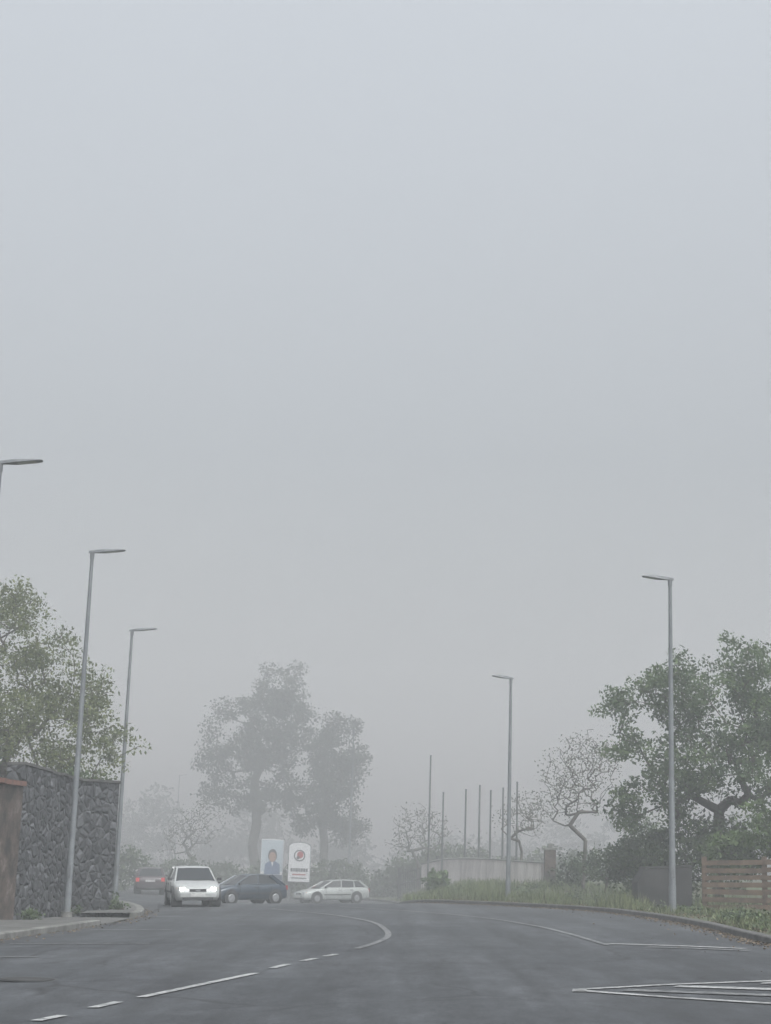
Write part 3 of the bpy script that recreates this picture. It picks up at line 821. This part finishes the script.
# ------------------------------------------------------------------ grass & litter
rng = np.random.default_rng(77)
Rr = resamp(Rc, 0.5)
def kerb_x(y):
    best = min(Rr, key=lambda p: abs(p[1] - y) + (0 if p[1] < 100 else 50))
    return best[0]
pts = []
while len(pts) < 26000:
    y = rng.uniform(24, 92)
    kx = kerb_x(y)
    x = kx + .3 + abs(rng.normal()) * 2.4
    if rng.uniform() < .35: x = kx + .3 + rng.uniform(0, 9)
    nz = noise.noise(Vector((x * .6, y * .3, 3))) + .4 * noise.noise(Vector((x * 2.1, y * 1.1, 9)))
    if nz < -.12 and rng.uniform() < .88: continue
    if y < 51 and (x > kx + 3.2 or nz < .05) and rng.uniform() < .9: continue
    pts.append((x, y, nz))
GV = np.zeros((len(pts) * 4, 3)); tin = np.zeros(len(pts) * 4)
for i, (x, y, nz) in enumerate(pts):
    b0 = P(x, y, .08)
    h = rng.uniform(.05, .24) * max(.3, 1.0 + nz * 2.2) * (.6 if y < 50 else 1.0); a = rng.uniform(0, 6.28); wd = rng.uniform(.012, .03)
    dx, dy = math.cos(a) * wd, math.sin(a) * wd
    lx, ly = rng.normal() * .07, rng.normal() * .07
    GV[i * 4] = (b0.x - dx, b0.y - dy, b0.z); GV[i * 4 + 1] = (b0.x + dx, b0.y + dy, b0.z)
    GV[i * 4 + 2] = (b0.x + lx + dx * .2, b0.y + ly + dy * .2, b0.z + h); GV[i * 4 + 3] = (b0.x + lx - dx * .2, b0.y + ly - dy * .2, b0.z + h)
    tin[i * 4:i * 4 + 4] = min(1, max(0, .5 + nz * .6 + rng.normal() * .28))
quadmesh("grass", GV, np.arange(len(GV)).reshape(-1, 4), np.zeros(len(pts)), tin, [M["grass"]])
C = []
for i in range(5200):
    y = rng.uniform(20, 66); k = kerb_x(y)
    s_ = rng.uniform()
    if s_ < .62: x = k - abs(rng.normal()) * .2; z = .02
    elif s_ < .975: x = k + .22 + abs(rng.normal()) * .6; z = .14
    else: x = k - abs(rng.normal()) * .9; z = .02
    C.append(P(x, y, z))
for i in range(500):
    y = rng.uniform(26, 56); k = min(Lc, key=lambda p: abs(p[1] - y))[0]
    C.append(P(k + abs(rng.normal()) * .25, y, .02))
C = np.array(C)
V_, F_ = leaf_quads(C, .028, rng, .8)
quadmesh("leaf_litter", V_, F_, np.zeros(len(F_)), np.repeat(rng.uniform(0, 1, len(C)), 4), [M["litter"]])
tree("weeds", -9.0, 43, .1, [(-8.95, 41.6, .3, .2, .5, .2), (-8.75, 46.6, .25, .2, .6, .15), (-8.05, 49.5, .3, .25, .3, .25)], 22, 30, .05, .10, .02, M["leaf_hedge"], M["bark"], 61)

# ------------------------------------------------------------------ fog
def fogmat(name, dens):
    m = bpy.data.materials.new(name)
    m.use_nodes = True; nt = m.node_tree
    nt.nodes.remove(nt.nodes["Principled BSDF"])
    vsn = N(nt, "ShaderNodeVolumeScatter"); vsn.inputs["Density"].default_value = dens
    vsn.inputs["Color"].default_value = (.965, .99, .995, 1)
    nt.links.new(vsn.outputs[0], nt.nodes["Material Output"].inputs["Volume"])
    return m
mb = MB(); mb.box((0, 300, -5), (2400, 1800, 90), fogmat("fog_haze", .0042)); mb.build("fog")
mb = MB(); mb.box((0, 579, -29), (2390, 1000, 102), fogmat("fog_dense", .0145)); mb.build("fog_bank")

# ------------------------------------------------------------------ light
W = bpy.data.worlds.new("World"); S.world = W; W.use_nodes = True
nt = W.node_tree; bg = nt.nodes["Background"]
sky = N(nt, "ShaderNodeTexSky", sky_type='NISHITA')
sky.sun_disc = False; sky.sun_elevation = math.radians(55); sky.sun_rotation = math.radians(150)
sky.dust_density = 6; sky.air_density = 1.0
hs = N(nt, "ShaderNodeHueSaturation"); hs.inputs["Saturation"].default_value = .15
nt.links.new(sky.outputs[0], hs.inputs["Color"])
tc = N(nt, "ShaderNodeTexCoord"); sx = N(nt, "ShaderNodeSeparateXYZ"); nt.links.new(tc.outputs["Generated"], sx.inputs[0])
# overcast cloud deck: brighter overhead than near the horizon
mr = N(nt, "ShaderNodeMapRange"); mr.inputs["From Min"].default_value = 0.05; mr.inputs["From Max"].default_value = .5
mr.inputs["To Min"].default_value = .42; mr.inputs["To Max"].default_value = 1.95
nt.links.new(sx.outputs[2], mr.inputs[0])
cm = N(nt, "ShaderNodeVectorMath", operation='SCALE'); nt.links.new(hs.outputs[0], cm.inputs[0]); nt.links.new(mr.outputs[0], cm.inputs["Scale"])
tn = N(nt, "ShaderNodeVectorMath", operation='MULTIPLY'); nt.links.new(cm.outputs[0], tn.inputs[0]); tn.inputs[1].default_value = (.955, 1.0, 1.03)
nt.links.new(tn.outputs[0], bg.inputs[0])
bg.inputs[1].default_value = .138
sl = bpy.data.lights.new("sun", 'SUN'); sl.energy = .5; sl.angle = math.radians(25); sl.color = (1, .985, .96)
so = bpy.data.objects.new("sun", sl); S.collection.objects.link(so)
az = math.radians(150); el = math.radians(55)
dirv = Vector((math.sin(az) * math.cos(el), math.cos(az) * math.cos(el), math.sin(el)))
so.rotation_euler = dirv.to_track_quat('Z', 'Y').to_euler()

# ------------------------------------------------------------------ camera
cd = bpy.data.cameras.new("camera"); co = bpy.data.objects.new("camera", cd); S.collection.objects.link(co)
cd.sensor_fit = 'VERTICAL'; cd.sensor_height = 24; cd.lens = 37.5; cd.clip_end = 4000
th = math.atan(354 / 1600)
R = Vector((CR, 0, SR)); Nn = Vector((-SR, 0, CR)); Yv = Vector((0, 1, 0))
F = Yv * math.cos(th) + Nn * math.sin(th); U = -Yv * math.sin(th) + Nn * math.cos(th)
mt = Matrix((R, U, -F)).transposed().to_4x4(); mt.translation = Nn * 1.4
co.matrix_world = mt
S.camera = co
S.view_settings.view_transform = 'Standard'; S.view_settings.look = 'None'; S.view_settings.exposure = 0
